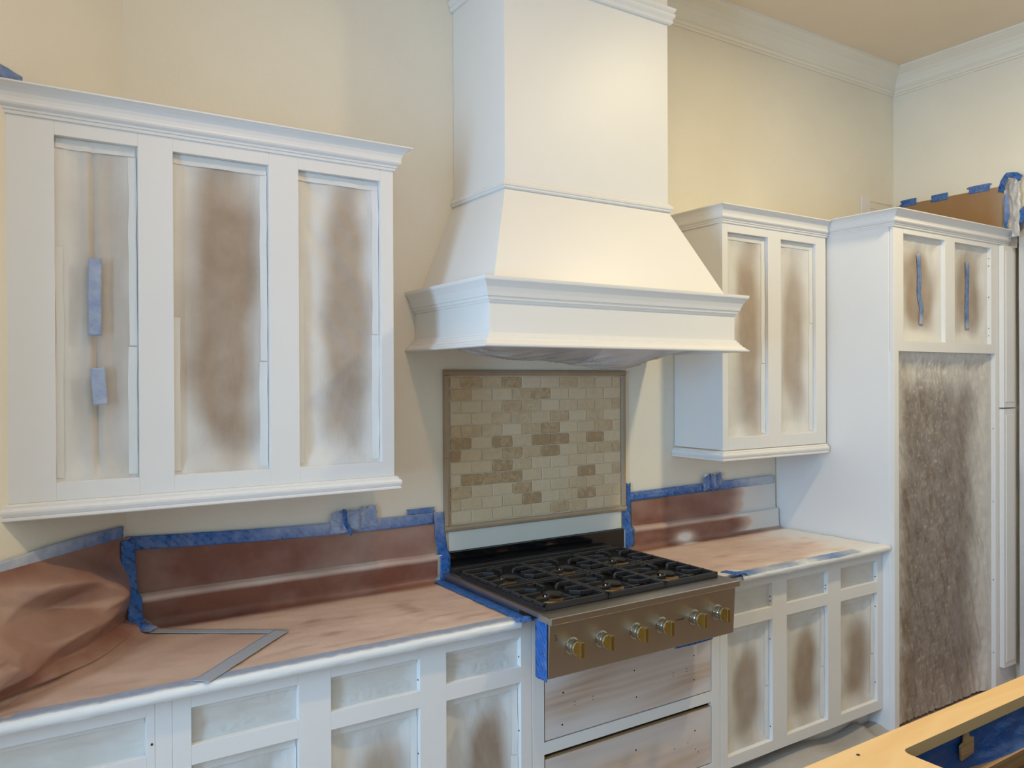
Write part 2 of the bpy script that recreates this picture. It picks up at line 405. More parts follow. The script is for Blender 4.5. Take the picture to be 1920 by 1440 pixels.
# tall cabinet
YT = -.668; TX0 = 2.131
TC = thing('tall_cabinet', (2.7, -.35, 0), 'tall white primed cabinet with masked appliance opening and narrow doors at right', 'cabinet')
prism('side_panel', [(2.096, -.003), (2.127, -.645), (2.148, -.645), (2.118, -.003)], 0, 2.50, WHITE, TC, .001)
frame(TC, [(2.213, 2.588), (2.681, 3.049)], TX0, 3.300, 1.861, 2.475, YT, [(1.912, 2.436)])
box('stile', (TX0, 2.171, YT, YT+.024, 0, 1.861), WHITE, TC, .001); box('stile', (3.092, 3.300, YT, YT+.024, 0, 1.861), WHITE, TC, .001)
MB().box(2.15, 3.30, -.644, -.04, 2.45, 2.47).box(2.15, 3.30, -.644, -.04, 1.88, 1.90).box(3.10, 3.12, -.644, -.04, 0, 2.45).box(2.15, 3.30, -.06, -.04, 0, 2.45).box(3.28, 3.30, -.644, -.04, 0, 2.45).obj('carcass', RAWW, TC, spray=.1)
for za, zb in ((1.566, 2.456), (.135, 1.558)):
    d = box('door', (3.129, 3.262, YT-.026, YT-.001, za, zb), WHITE, TC, .002)
    MB().box(3.150, 3.242, YT-.030, YT-.0255, za+.03, zb-.03).obj('raised_panel', WHITE, d, False, .0025)
sweep('crown_molding', [(2.114, YR), (TX0-.001, YT), (3.302, YT), (3.302, -.10)], crown(2.463, 1.02), WHITE, TC, 1, (-.95, -1))
o1, h1 = sheet(2.213, 2.588, 1.912, 2.436, YT, 'left small sheet atop the tall cabinet with a blue tape down it', 6, dark=.05, hw=.34, hh=.36, nu=40, nv=50, diag=.6, tapes=False)
o2, h2 = sheet(2.681, 3.049, 1.912, 2.436, YT, 'right small sheet atop the tall cabinet with a blue tape down it', 7, dark=.08, hw=.32, hh=.36, nu=40, nv=50, tapes=False)

# plastic over the tall opening
def tall_fn(u, v):
    x0, x1, z0, z1 = 2.168, 3.094, .015, 1.864
    x = x0+(x1-x0)*u; z = z0+(z1-z0)*v
    e = min(x-x0, x1-x, z1-z)
    fan = N((x-2.2+.5*(1-v))*26, z*2.0, 3)+.6*N((x+z*.5)*55, (z-x)*5, 8)
    fan2 = N((x+z*.35)*30, (z-x)*3, 18)
    y = YT+.024+.022*sm(0, .1, e)-(.016*(.3-abs(fan2))+.004*fan+.006*(.3-abs(N(x*34+z*8, z*16-x*6, 5)))+.0015*N(x*80, z*60, 5))*sm(0, .05, e)
    d = min((x-x0)/.13, (x1-x)/.22, (z1-z)/.22)
    s = 1-sm(.35, 1.25, d+.25*N(x*7, z*5, 2))
    s += .30*max(0, fan2)**1.2+.45*max(0, N(x*75, z*55, 7)-.12)*sm(2.2, 2.4, x)*(1-sm(2.65, 2.85, x))*2
    s += .35*sm(.35, -.05, z)
    return (x, y, z), .16+.72*s
vs, fs, sp = grid(140, 260, tall_fn)
o = link('plastic_sheet', vs, fs, BIGPL, None, True, sp)
tag(o, 'large clear wrinkled plastic sheet taped over the dark tall cabinet opening', 'plastic sheet')

# ------------------------------------------------------------ base cabinets
YB = -.61; ZB0 = .115; ZB1 = .894
def base(label, x0, x1, cols, loc, end=(True, True), grp=None):
    t = thing('base_cabinet', loc, label, 'cabinet', grp)
    frame(t, cols, x0, x1, ZB0, ZB1, YB, [(.163, .690), (.743, .846)])
    box('carcass', (x0+.002, x1-.002, YB+.060, -.01, .112, .885), WHITE, t, 0)
    box('toe_kick', (x0+.002, x1-.002, -.54, -.522, 0, .112), WHITE, t, 0)
    return t
base('white primed base cabinet at the far left end of the counter', -1.78, -1.155, [(-1.72, -1.176)], (-1.45, -.3, 0))
BC = base('white primed base cabinet with three masked drawer openings, left of the range', -1.112, .050, [(-1.064, -.770), (-.672, -.380), (-.285, .004)], (-.5, -.3, 0))
box('filler', (-1.1545, -1.1125, YB, YB+.022, ZB0, ZB1), WHITE, BC, .0008)
base('white primed base cabinet with three masked drawer openings, right of the range', .986, 2.124, [(1.030, 1.311), (1.407, 1.696), (1.793, 2.083)], (1.55, -.3, 0))
RG = 'masked openings of the base cabinets'
dn = [(-1.72, -1.176, 'far left, under the papered counter'), (-1.064, -.770, 'second from the left, under the counter edge'), (-.672, -.380, 'third from the left, below the worktop'), (-.285, .004, 'just left of the range'),
      (1.030, 1.311, 'just right of the range'), (1.407, 1.696, 'middle of the right base cabinet'), (1.793, 2.083, 'last on the right, near the tall cabinet')]
for i, (a, b, t) in enumerate(dn):
    sheet(a, b, .743, .846, YB, 'small masking sheet in the drawer opening '+t, 20+i, KRAFTH, True, dark=.85, hw=.5, hh=.5, nu=60, nv=30, amp=.0045, group=RG)
dd = [(-1.064, -.770, 'second from the left, mostly out of frame', .1), (-.672, -.380, 'below the third drawer opening from the left', .1), (-.285, .004, 'left of the range drawers', -.05),
      (1.030, 1.311, 'right of the range drawers', .1), (1.407, 1.696, 'middle of the right base cabinet', -.05), (1.793, 2.083, 'last on the right, near the tall cabinet', .05)]
for i, (a, b, t, dk) in enumerate(dd):
    sheet(a, b, .163, .690, YB, 'masking sheet in the door opening '+t, 30+i, KRAFT, False, dark=dk, hw=.25, hh=.36, centre=(.58, .40 if i > 2 else .45), nu=40, nv=60, group=RG, diag=.4*(i % 3))
sheet(-1.72, -1.176, .163, .690, YB, 'wide masking sheet in the door opening at the far left', 41, KRAFT, False, dark=.3, group=RG)
# screw holes in the left-facing reveals
def holes(parent, spots):
    for x, y, z in spots: MB().lathe((x-.0003, y, z), (-1, 0, 0), [(.0026, 0), (.0026, .0012), (.0015, .0016)], 10).obj('screw_hole', DARK, parent)
holes(BC, [(-1.176+1.180, YB+.012, .775), (-.380, YB+.012, .775), (-.380, YB+.012, .54), (.004, YB+.012, .52)])
RBC = bpy.data.objects['base_cabinet.002']
holes(RBC, [(1.311, YB+.012, .765), (1.311, YB+.012, .785), (1.311, YB+.012, .60), (1.311, YB+.012, .22), (1.696, YB+.012, .762), (1.696, YB+.012, .778), (2.083, YB+.012, .765), (2.083, YB+.012, .62), (2.083, YB+.012, .25)])
holes(TC, [(3.049, YT+.012, z) for z in (2.38, 2.34, 2.17, 2.0, 1.96)]+[(3.092, YT+.012, z) for z in (1.45, 1.05, .62, .22)])
MB().lathe((-1.163, YB-.0004, .772), (0, -1, 0), [(.0032, 0), (.0032, .0012), (.002, .0016)], 10).obj('screw_hole', DARK, bpy.data.objects['base_cabinet'])
# range base
RB = thing('base_cabinet', (.52, -.3, 0), 'white primed base cabinet with two wooden drawers under the range', 'cabinet')
MB().box(.052, .1015, YB, YB+.022, ZB0, .893).obj('stile', WHITE, RB, False, .001)
MB().box(.936, .984, YB, YB+.022, ZB0, .893).obj('stile', WHITE, RB, False, .001)
for za, zb in ((.115, .163), (.414, .4575), (.700, .738)): box('rail', (.1015, .936, YB, YB+.022, za, zb), WHITE, RB, .001)
MB().box(.054, .075, YB+.025, -.01, .112, .73).box(.962, .982, YB+.025, -.01, .112, .73).box(.075, .962, -.03, -.01, .112, .73).box(.075, .962, YB+.025, -.03, .112, .125).obj('carcass', DARK, RB)
box('toe_kick', (.054, .982, -.54, -.522, 0, .112), WHITE, RB, 0)
def drawer(za, zb, holes, seed, dy=0.):
    def fn(u, v):
        x = .105+(.9325-.105)*u; z = za+(zb-za)*v
        s = .52+.7*N(x*2+seed, (z-x*.10)*12, seed)+.35*sm(.25, .0, min(u, 1-u)*1.6)+.25*sm(.3, 0, min(v, 1-v))-.55*math.exp(-((v-.45)/.22)**2)*(.5+.9*N(x*3.1, seed, 4))
        return (x, YB+.001+dy, z), s
    vs, fs, sp = grid(50, 14, fn)
    n = len(vs); bk = [(.105, YB+.02+dy, za), (.9325, YB+.02+dy, za), (.105, YB+.02+dy, zb), (.9325, YB+.02+dy, zb)]
    d = link('drawer', vs, fs, DRAWF, RB, False, sp)
    e = MB(); e.box(.105, .9325, YB+.0014+dy, YB+.021+dy, za, zb); e.box(.125, .912, YB+.021+dy, -.08, za+.01, zb-.03)
    e.obj('drawer_box', RAWW, d, False, 0, .05)
    h = MB()
    for x, z, r in holes: h.lathe((x, YB+.0016+dy, z), (0, -1, 0), [(r, 0), (r, .0014), (r*.5, .0016)], 10)
    h.obj('screw_hole', DARK, d)
drawer(.462, .694, [(.185, .615, .0035), (.18, .502, .0035), (.52, .626, .003), (.53, .523, .003), (.836, .622, .003), (.836, .525, .003), (.236, .572, .0018), (.236, .56, .0018), (.32, .573, .0018), (.32, .561, .0018),
                    (.722, .576, .0018), (.722, .564, .0018), (.796, .578, .0018), (.796, .566, .0018)], 1)
drawer(.168, .396, [(.2, .33, .003), (.527, .322, .0035), (.84, .320, .003), (.727, .276, .002), (.80, .281, .0018), (.843, .245, .002), (.858, .23, .002), (.185, .22, .0035)], 2)

# ------------------------------------------------------------ countertops
def counter(label, pts, bs, loc):
    t = thing('countertop', loc, label, 'countertop')
    prism('slab', pts, .896, .913, WHITE, t, .005)
    bs(t); return t
counter('left countertop under brown paper with a white painted front edge',
        [(-1.15, -.006), (-1.79, -.648), (-.006, -.648), (-.006, -.006)],
        lambda t: (box('backsplash', (-1.14, .028, -.021, -.001, .913, 1.020), WHITE, t, .002),
                   prism('backsplash', [(-1.150, -.008), (-1.79, -.648), (-1.762, -.648), (-1.142, -.028)], .913, 1.02, WHITE, t, .002)), (-.9, -.3, .876))
counter('right countertop under sprayed brown paper between range and tall cabinet',
        [(.985, -.006), (.985, -.648), (2.122, -.648), (2.094, -.006)],
        lambda t: box('backsplash', (.985, 2.093, -.021, -.001, .913, 1.020), WHITE, t, .002), (1.55, -.3, .876))

# papers: cross section (y, z) along the wall
def paper(x0f, x1f, sprayf, nx, seed, label, ztop=1.178, yend=-.640):
    sec = [(-.004, ztop)]
    sec += [(-.004-.0005*i, ztop-(ztop-1.03)*i/8) for i in range(1, 9)]
    sec += [(-.010, 1.0245), (-.020, 1.0235), (-.0265, 1.0195), (-.028, 1.012)]
    sec += [(-.0285, 1.012-.075*i/6) for i in range(1, 6)]
    R = .028
    sec += [(-.0285-R+R*math.cos(a), .9175+R-R*math.sin(a)) for a in [math.pi/2*i/6 for i in range(0, 7)]]
    ys = -.0285-R
    sec += [(ys+(yend-ys)*i/44, .9175) for i in range(1, 45)]
    vs = []; fs = []; sp = []; n = len(sec)
    for i in range(nx+1):
        u = i/nx
        for k, (y, z) in enumerate(sec):
            x = x0f(y)+(x1f(y)-x0f(y))*u
            if k < 20:
                dn = .003*N(x*5, z*14, seed)+.0015*N(x*20, z*30, seed)
                y2 = y-abs(dn)*1.3-(.006*sm(.0, .8, N(x*2.1, seed, 3)+.3) if 8 < k < 14 else 0); z2 = z+(.003*N(x*4, seed) if k == 0 else .0025*N(x*6, seed, 2))
            else:
                y2 = y; z2 = z+.0028*max(0, N(x*6+y*3, y*16, seed))+.0016*N(x*14, y*30, seed)+.0016*abs(N(x*3-y*9, y*5+x*2, seed+3))
            vs.append((x, y2, z2)); sp.append(max(0, min(1, sprayf(x, y, z, k))))
    for i in range(nx):
        for k in range(n-1):
            a = i*n+k; fs.append((a, a+1, a+n+1, a+n))
    o = link('masking_paper', vs, fs, ROSIN, None, True, sp)
    return tag(o, label, 'masking paper', 'brown papers masking the counters')
def spL(x, y, z, k):
    if k <= 8: s = .0+.20*sm(-1.0, -.2, x)+.14*N(x*5, z*12, 1)
    elif k <= 12: s = .62+.2*N(x*5, 3)
    elif z > .93: s = .02+.08*N(x*4, z*10, 2)-.08*sm(1.0, .95, z)+.12*sm(1.0, 1.012, z)
    else:
        d = -y; s = sm(.045, .12, d)*.62+.05
        s += .14*N(x*2.2, y*9, 5)-.55*max(0, N(x*9, y*34, 6)-.12)*sm(.15, .3, d)*sm(-1.1, -.6, x)
    return s
def spR(x, y, z, k):
    e = sm(1.70, 1.95, x+.05*N(z*20, 1))
    blob = math.exp(-(((x-1.372)/.055)**2+((z-.945-(y+.03)*.4)/.022)**2)) if y > -.08 else 0
    if k <= 8: s = .10+.15*sm(1.5, 1.8, x)+.14*N(x*5, z*14, 9)
    elif k <= 12: s = .55+.25*N(x*5, 8)
    elif z > .93: s = .06+.08*N(x*4, z*10, 2)
    else:
        d = -y; s = sm(.05, .11, d)*.66+.06+.12*N(x*2.2, y*9, 15)-.3*max(0, N(x*9, y*30, 6)-.1)*sm(.2, .3, d)+.4*sm(0, .12, d-.52)*sm(-.1, .3, N(x*5, y*3, 4))+.25*sm(1.8, 2.1, x)
    return s+1.3*e*(1 if z > .93 else .12)+1.4*blob
paper(lambda y: -1.142, lambda y: -.028 if y < -.03 else -.012, spL, 150, 11, 'brown masking paper over the left counter and its low backsplash')
paper(lambda y: 1.040 if y > -.03 else .993+.01*N(y*9, 4), lambda y: 2.083-(y*.05), spR, 150, 12, 'brown masking paper over the right counter, sprayed white toward the tall cabinet', yend=-.644)
def blend(a, b, t): return a+(b-a)*t
cr = random.Random(5)
CRS = [(Vector((cr.uniform(-1, 1), cr.uniform(-1, 1))).normalized(), cr.uniform(.1, .9), cr.uniform(.6, 1)) for _ in range(9)]
def crease(u, v):
    h = 0
    for d, c, a in CRS:
        t = abs((u-.5)*d.x*1.1+(v*1.6-.5)*d.y-(c-.5))
        h += a*max(0, .16-t)
    return h
def corner_fn(u, v):
    # u: along wall from the corner; v: 0 top on the wall .. 1 on the counter far edge
    s = .93*u; A = Vector((-1.145-s*.7071, -s*.7071))
    if u < .4: t = u/.4; B = Vector((-.735, -.345)).lerp(Vector((-1.030, -.640)), t)
    else: t = (u-.4)/.6; B = Vector((-1.030, -.640)).lerp(Vector((-1.765, -.640)), t)
    D = B-A; L = max(D.length, 1e-4)
    k = .38
    bul = .012+.085*sm(0, .4, u)
    if v < k:
        q = v/k; z = 1.222-(1.222-.965)*q; t = .006+min(bul, L*.5)*q**1.6
    else:
        q = (v-k)/(1-k); t0 = .006+min(bul, L*.5)
        t = blend(t0, L, q); z = .9195+.0455*(1-sm(0, .22, q))
    p = A+D.normalized()*t
    w_ = sm(0, .12, v)*(1-sm(.9, 1, v)*.7)
    zz = z; off = (.22*crease(u, v)*(1-sm(.30, .48, v))+.04*crease(u, v)+.022*(.3-abs(N(p.x*3.5+z*5, z*4-p.x*3, 2)))+.003*(.3-abs(N(p.x*14+z*9, z*14, 5))))*w_*sm(-.05, .22, u)
    if v < k+.08:
        p = p+Vector((.7071, -.7071))*(off+.004)*1.1
        zz += .3*off*sm(.2, .4, v)
    else:
        zz += abs(off)*.5*(1-sm(.4, .9, (v-k)/(1-k)))+.0006
        zz += .004*max(0, .25-abs(N(p.x*5+p.y*6, p.y*9, 12)))*(1-sm(.8, 1, v))
    if p.y > -.032: p.y = -.032
    spr = .10+.55*max(0, N(p.x*4, zz*5, 7)+.1)+.25*sm(.5, .9, u)*(1-v) if v < k else .12+.46*sm(.05, .35, (v-k)/(1-k))+.15*N(p.x*4, p.y*5, 3)
    return (p.x, p.y, zz), spr
vs, fs, sp = grid(110, 110, corner_fn)
o = link('masking_paper', vs, fs, ROSIN, None, True, sp)
tag(o, 'crumpled brown masking paper slumping off the slanting corner wall onto the left counter', 'masking paper', 'brown papers masking the counters')

# painted plastic wrapped round the front edges of the counters
def edge_wrap(label, x0, x1, sprf, seed):
    prof = [(-.600, .9208), (-.628, .9208), (-.642, .9200), (-.6505, .9165), (-.6545, .911), (-.6555, .904), (-.654, .897), (-.650, .892)]
    vs = []; fs = []; sp = []; n = len(prof); nx = 120
    for i in range(nx+1):
        x = x0+(x1-x0)*i/nx
        for k, (y, z) in enumerate(prof):
            d = .003*N(x*9, k*.35, seed)+.002*N(x*30, k*.8, seed)
            vs.append((x, y-abs(d), z+d*.6+(.0008 if k < 3 else 0))); sp.append(sprf(x, k))
    for i in range(nx):
        for k in range(n-1): a = i*n+k; fs.append((a, a+1, a+n+1, a+n))
    o = link('edge_tape', vs, fs, TAPEE, None, True, sp); return tag(o, label, 'masking tape', 'tape along the counter edges')
def edge_mat():
    m, n, l, b = nm('edge_tape_painted'); at = add(n, 'ShaderNodeAttribute', attribute_name='spray')
    t = noise_node(n, l, 40, 4, coords(n, l)); f = mth(n, l, 'ADD', at.outputs['Fac'], mth(n, l, 'MULTIPLY_ADD', t.outputs[0], .4, -.2), 0, True)
    l.new(ramp(n, l, f, [(0, (.10, .20, .42)), (.45, (.36, .40, .48)), (.75, (.74, .74, .73))]), b.inputs['Base Color']); b.inputs['Roughness'].default_value = .35
    bump(n, l, noise_node(n, l, 1, 4, coords(n, l, (30, 90, 90))).outputs[0], .5, .003, b); return m
TAPEE = edge_mat()
edge_wrap('grey-blue tape with white painted nosing along the left counter edge', -1.76, -.022, lambda x, k: .36 if k < 2 else (.55 if k == 2 else 1), 3)
edge_wrap('patchy blue and white tape along the right counter edge', 1.075, 2.125, lambda x, k: (max(0, min(1, .35+1.1*N(x*5, 2)+1.2*sm(1.85, 2.0, x))) if k < 4 else 1), 5)

# ------------------------------------------------------------ tape strips
def tape(label, pts, wid, nrm, sprayf=.1, seed=0, mat=TAPE, n=40, rag=.006, widf=None, grp='blue masking tapes', wr=.0012, name='masking_tape', parent=None):
    """strip centred on polyline pts; nrm(list per point) = surface normal; widths run across"""
    P = [Vector(p) for p in pts]; Ns = [Vector(q).normalized() for q in (nrm if isinstance(nrm, list) else [nrm]*len(P))]
    Ls = [0]
    for i in range(1, len(P)): Ls.append(Ls[-1]+(P[i]-P[i-1]).length)
    tot = Ls[-1]; nv = 6; vs = []; fs = []; sp = []
    for i in range(n+1):
        s = tot*i/n; k = 0
        while k < len(P)-2 and s > Ls[k+1]: k += 1
        t = (s-Ls[k])/(Ls[k+1]-Ls[k]); c = P[k].lerp(P[k+1], t); nn = Ns[k].lerp(Ns[k+1], t).normalized()
        k0 = max(0, k-(1 if t < .5 and k > 0 else 0)); d = (P[k+1]-P[k]).normalized()
        if k > 0 and t < .5: d = ((P[k]-P[k-1]).normalized()).lerp(d, .5+t).normalized()
        if k < len(P)-2 and t > .5: d = d.lerp((P[k+2]-P[k+1]).normalized(), t-.5).normalized()
        side = nn.cross(d).normalized(); wd = wid*(widf(i/n) if widf else 1)
        for j in range(nv+1):
            q = j/nv-.5; e = 0
            if i == 0: e = -rag*abs(N(j*2.3, seed, 1))*2.2
            if i == n: e = rag*abs(N(j*2.3, seed, 5))*2.2
            lift = abs(N(s*60, q*3, seed))*wr+.0004
            v = c+side*(q*wd)*(1+.05*N(s*25, seed, q))+d*e+nn*lift
            vs.append(v); sp.append(sprayf(i/n, q) if callable(sprayf) else sprayf)
    for i in range(n):
        for j in range(nv): a = i*(nv+1)+j; fs.append((a, a+1, a+nv+2, a+nv+1))
    o = link(name, vs, fs, mat, parent, True, sp)
    m_ = o.modifiers.new('solid', 'SOLIDIFY'); m_.thickness = .0006; m_.offset = 0
    if parent is None: tag(o, label, 'masking tape', grp)
    return o
FY = (0, -1, 0); UP = (0, 0, 1); AW = (.7071, -.7071, 0)
tape('long blue tape along the wall above the left brown paper', [(-1.150, -.010, 1.197), (-.8, -.010, 1.182), (-.45, -.010, 1.172), (-.2, -.010, 1.170), (-.02, -.010, 1.172)], .046, FY, lambda t, q: .10+.5*sm(.25, .6, t)*(.4+(q+.5)*.8)*(1-sm(.75, .95, t)*.6), 1, n=90)
tape('short blue tape stub above the tape next to the tile panel', [(-.135, -.009, 1.205), (-.02, -.009, 1.206)], .022, FY, .2, 2)
tape('blue tape hanging down the wall between left paper and tile panel', [(.004, -.012, 1.190), (.010, -.012, 1.10), (.020, -.014, 1.03), (.026, -.026, 1.012), (.022, -.030, .96), (.018, -.034, .926)], .046, FY, lambda t, q: .35*(1-sm(.2, .5, t)), 3, n=60)
tape('blue tape running along the left side of the range on the counter', [(-.010, -.03, .921), (-.012, -.2, .921), (-.012, -.45, .921), (-.012, -.66, .922)], .048, UP, .0, 4, n=50)
tape('blue tape stuck down the steel side of the range control panel', [(.0115, -.722, .926), (.0115, -.722, .82), (.0115, -.722, .735)], .066, (-1, 0, 0), 0, 5, wr=.0008)
tape('blue tape bridging the left counter edge and the range corner', [(-.045, -.652, .9235), (.006, -.668, .924)], .034, (0, -.3, 1), .05, 6)
tape('blue tape down the wall right of the tile panel', [(1.008, -.010, 1.232), (1.008, -.010, 1.12), (1.008, -.012, 1.04), (1.010, -.026, 1.01), (1.013, -.026, .93)], .048, FY, .03, 7, n=60, rag=.012)
tape('blue tape along the wall above the right brown paper, fading to white', [(1.03, -.0095, 1.171), (1.5, -.010, 1.176), (2.0, -.010, 1.181), (2.07, -.010, 1.18)], .044, FY, lambda t, q: .06+.35*abs(N(t*9, q*3, 2))+1.1*sm(.6, .95, t)+.3*q, 8, n=80)
tape('dusty blue tape along the slanting corner wall above the crumpled paper', [(-1.79+.006, -.645-.006, 1.215), (-1.58+.006, -.435-.006, 1.218), (-1.365+.006, -.22-.006, 1.236), (-1.243+.006, -.098-.006, 1.238), (-1.165+.006, -.02-.006, 1.236)], .047, AW, lambda t, q: .85-.6*sm(.6, .95, t)+.25*q, 9, n=90, wr=.003)
tape('dark blue tape down the inside wall corner at the left', [(-1.146, -.036, 1.212), (-1.144, -.040, 1.10), (-1.138, -.046, 1.04), (-1.128, -.058, 1.015), (-1.130, -.072, .965), (-1.122, -.094, .945), (-1.085, -.122, .934)], .044, [(.2, -1, 0), (.2, -1, 0), (.2, -1, .1), (.2, -1, .1), (.2, -1, .1), (.2, -.8, .7), (.1, -.2, 1)], lambda t, q: .02+.3*sm(.85, 1, t), 10, n=80, wr=.0025)
tape('grey dusted tape crossing the left paper from the corner', [(-1.10, -.098, .9262), (-.93, -.205, .9235), (-.725, -.340, .9225)], .045, UP, lambda t, q: .5, 11, n=50, mat=DUST)
tape('grey dusted tape running slantwise to the left counter edge', [(-.735, -.330, .9240), (-.88, -.475, .9240), (-1.045, -.640, .9225)], .052, UP, lambda t, q: .5, 12, n=50, mat=DUST)
tape('blue tape on the right front corner of the range and paper', [(.935, -.700, .9545), (.985, -.690, .9545), (1.05, -.652, .930), (1.075, -.655, .924)], .075, UP, .05, 13)
tape('lower left blue tape piece stuck over the split of the leftmost sheet', [(-1.262, -.3235, 2.080), (-1.263, -.3235, 1.862)], .034, FY, .62, 14, wr=.0006)
tape('small blue tape piece lower down on the leftmost sheet', [(-1.256, -.3235, 1.766), (-1.250, -.3235, 1.664)], .038, FY, .68, 15, wr=.0006)
def on(hf, pts): return [(x, hf(x, z)-.003, z) for x, z in pts]
tape('blue tape strip down the left small sheet of the tall cabinet', on(h1, [(2.395, 2.355), (2.405, 2.25), (2.40, 2.15), (2.425, 2.08), (2.42, 2.0)]), .034, FY, lambda t, q: .25+.5*sm(.8, 1, t)+.4*sm(.12, 0, t), 16)
tape('blue tape strip down the right small sheet of the tall cabinet', on(h2, [(2.868, 2.35), (2.865, 2.22), (2.86, 2.1), (2.862, 1.99)]), .036, FY, lambda t, q: .22+.5*sm(.8, 1, t)+.4*sm(.12, 0, t), 17)
tape('curl of blue tape under the front edge of the range', [(.60, -.744, .739), (.70, -.742, .736), (.80, -.742, .739)], .016, FY, 0, 18)
for i, (ya_, yb_, z, tx) in enumerate(((-.055, -.145, 2.812, 'left'), (-.245, -.335, 2.806, 'middle'), (-.465, -.575, 2.812, 'right'))):
    tape(tx+' one of three small blue tapes holding the brown paper on the right wall', [(XR-.004, ya_, z), (XR-.004, yb_, z)], .042, (-1, 0, 0), .05+.12*(i == 2), 40+i, rag=.012)
tape('small scrap of blue tape above the molding at the top of the hood', [(.914, -.34, 3.305), (.914, -.385, 3.300)], .02, (1, 0, 0), 0, 45)
o = link('masking_tape', *grid(24, 10, lambda u, v: ((-1.64+.205*u, -.495+.205*u-.0 -.012-.004*abs(N(u*9, v*4, 3)), 2.53+.075*v*(1-.45*u)+.004*N(u*8, v)), .3+.2*N(u*4, v*5)))[:2], TAPE, None, True)
a = o.data.attributes.new('spray', 'FLOAT', 'POINT'); a.data.foreach_set('value', [.25]*len(o.data.vertices))
tag(o, 'torn blue tape above the crown of the left wall cabinet at the picture edge', 'masking tape', 'blue masking tapes')
# crumpled tape over outlets
def patch(x0, x1, z0, z1, label, seed, s0):
    o_ = thing('outlet_mask', ((x0+x1)/2, 0, (z0+z1)/2), label, 'masking tape', 'crumpled tape over wall outlets')
    cx = blend(x0, x1, .46); cz = blend(z0, z1, .52); hw = .036; hh = .040
    def fn(u, v):
        wob = 1+.16*N(math.floor(v*5)*1.3, seed)
        x = blend(x0, x1, .5+(u-.5)*wob); z = blend(z0, z1, v)+.012*N(u*5, seed)+(.014*(u-.5))
        z += .008*N(u*11, v*3, seed)*(abs(v-.5)*2)**2
        b = sm(0, .012, hw-abs(x-cx))*sm(0, .012, hh-abs(z-cz))
        b2 = sm(0, .006, .017-abs(x-cx))*sm(0, .006, .024-abs(z-cz))
        y = -.016-.009*b+.004*b2-.007*abs(N(x*30+z*24, z*60, seed))*(1-b)-.003*N(x*80, z*80, seed)
        return (x, y, z), s0+.22*N(x*30, z*30, seed)+.25*b2*0
    a, b, c = grid(48, 36, fn); t = link('tape_layer', a, b, TAPE, o_, True, c)
    mm = MB(); mm.box(cx-.035, cx+.035, -.012, -.001, cz-.04, cz+.04); mm.obj('outlet', TRIM, o_, False, .002)
    xa = blend(x0, x1, .27)
    tape('', [(xa, -.026, z1+.004), (xa+.004, -.029, cz-.01), (xa+.03, -.028, z0-.012)], .016, FY, .02, seed, parent=o_, name='tape_strip')
patch(-.455, -.268, 1.160, 1.238, 'crumpled blue tape bulging over an outlet above the left brown paper', 3, .62)
patch(1.515, 1.652, 1.168, 1.238, 'crumpled blue tape bulging over an outlet under the right wall cabinet', 8, .35)

# ------------------------------------------------------------ tile panel behind the range
TP = thing('tile_panel', (.516, 0, 1.11), 'beige travertine brick tile panel framed in stone liner behind the range', 'tile panel')
X0, Z1 = .059, 1.745; PW, PH = .1016, .0508
box('grout', (X0-.004, X0+.918, -.0055, -.0005, Z1-.614, Z1+.004), GROUT, TP, 0)
def tile_mesh(wd, ht, seed):
    rr = random.Random(seed); g = .0016; c = .0045; x1 = wd/2-g; z1 = ht/2-g
    j = lambda s=.0007: rr.uniform(-s, s)
    out = []
    for sx, sz in ((-1, -1), (1, -1), (1, 1), (-1, 1)):
        cc = c*rr.uniform(.6, 1.5)
        p = [(sx*x1+j(), sz*(z1-cc)), (sx*(x1-cc), sz*z1+j())]
        if sx*sz > 0: p = p[::-1] if False else p
        out += p if (sx, sz) in ((1, -1), (-1, 1)) else p
    # order: go round counterclockwise
    out.sort(key=lambda q: math.atan2(q[1]/z1, q[0]/x1)); n = 8
    vs = [(x, 0, z) for x, z in out]+[(x, -.0030, z) for x, z in out]+[(x*(1-.0022/x1), -.0045+j(.0003), z*(1-.0022/z1)) for x, z in out]
    fs = [(i, (i+1) % n, (i+1) % n+n, i+n) for i in range(n)]+[(i+n, (i+1) % n+n, (i+1) % n+2*n, i+2*n) for i in range(n)]+[tuple(range(2*n, 3*n))]
    me = bpy.data.meshes.new('tile'); me.from_pydata(vs, [], fs); me.update(); me.materials.append(TRAV); return me
full = [tile_mesh(PW, PH, s) for s in range(5)]; half = [tile_mesh(PW/2, PH, 10+s) for s in range(3)]
for r in range(12):
    zc = Z1-PH*(r+.5); hrow = r % 2 == 0
    xs = [(X0+PW*(k+.5), 0) for k in range(9)] if not hrow else [(X0+PW/4, 1)]+[(X0+PW*(k+1), 0) for k in range(8)]+[(X0+9*PW-PW/4, 1)]
    for x, hf in xs:
        o = bpy.data.objects.new('tile', random.choice(half if hf else full)); C.objects.link(o)
        o.parent = TP; o.matrix_parent_inverse = Matrix.Translation(-TP.location)
        o.location = (x, -.0045-random.uniform(0, .0012), zc); o.rotation_euler = (random.uniform(-.006, .006), random.uniform(-.008, .008), random.uniform(-.006, .006))
FW = .026
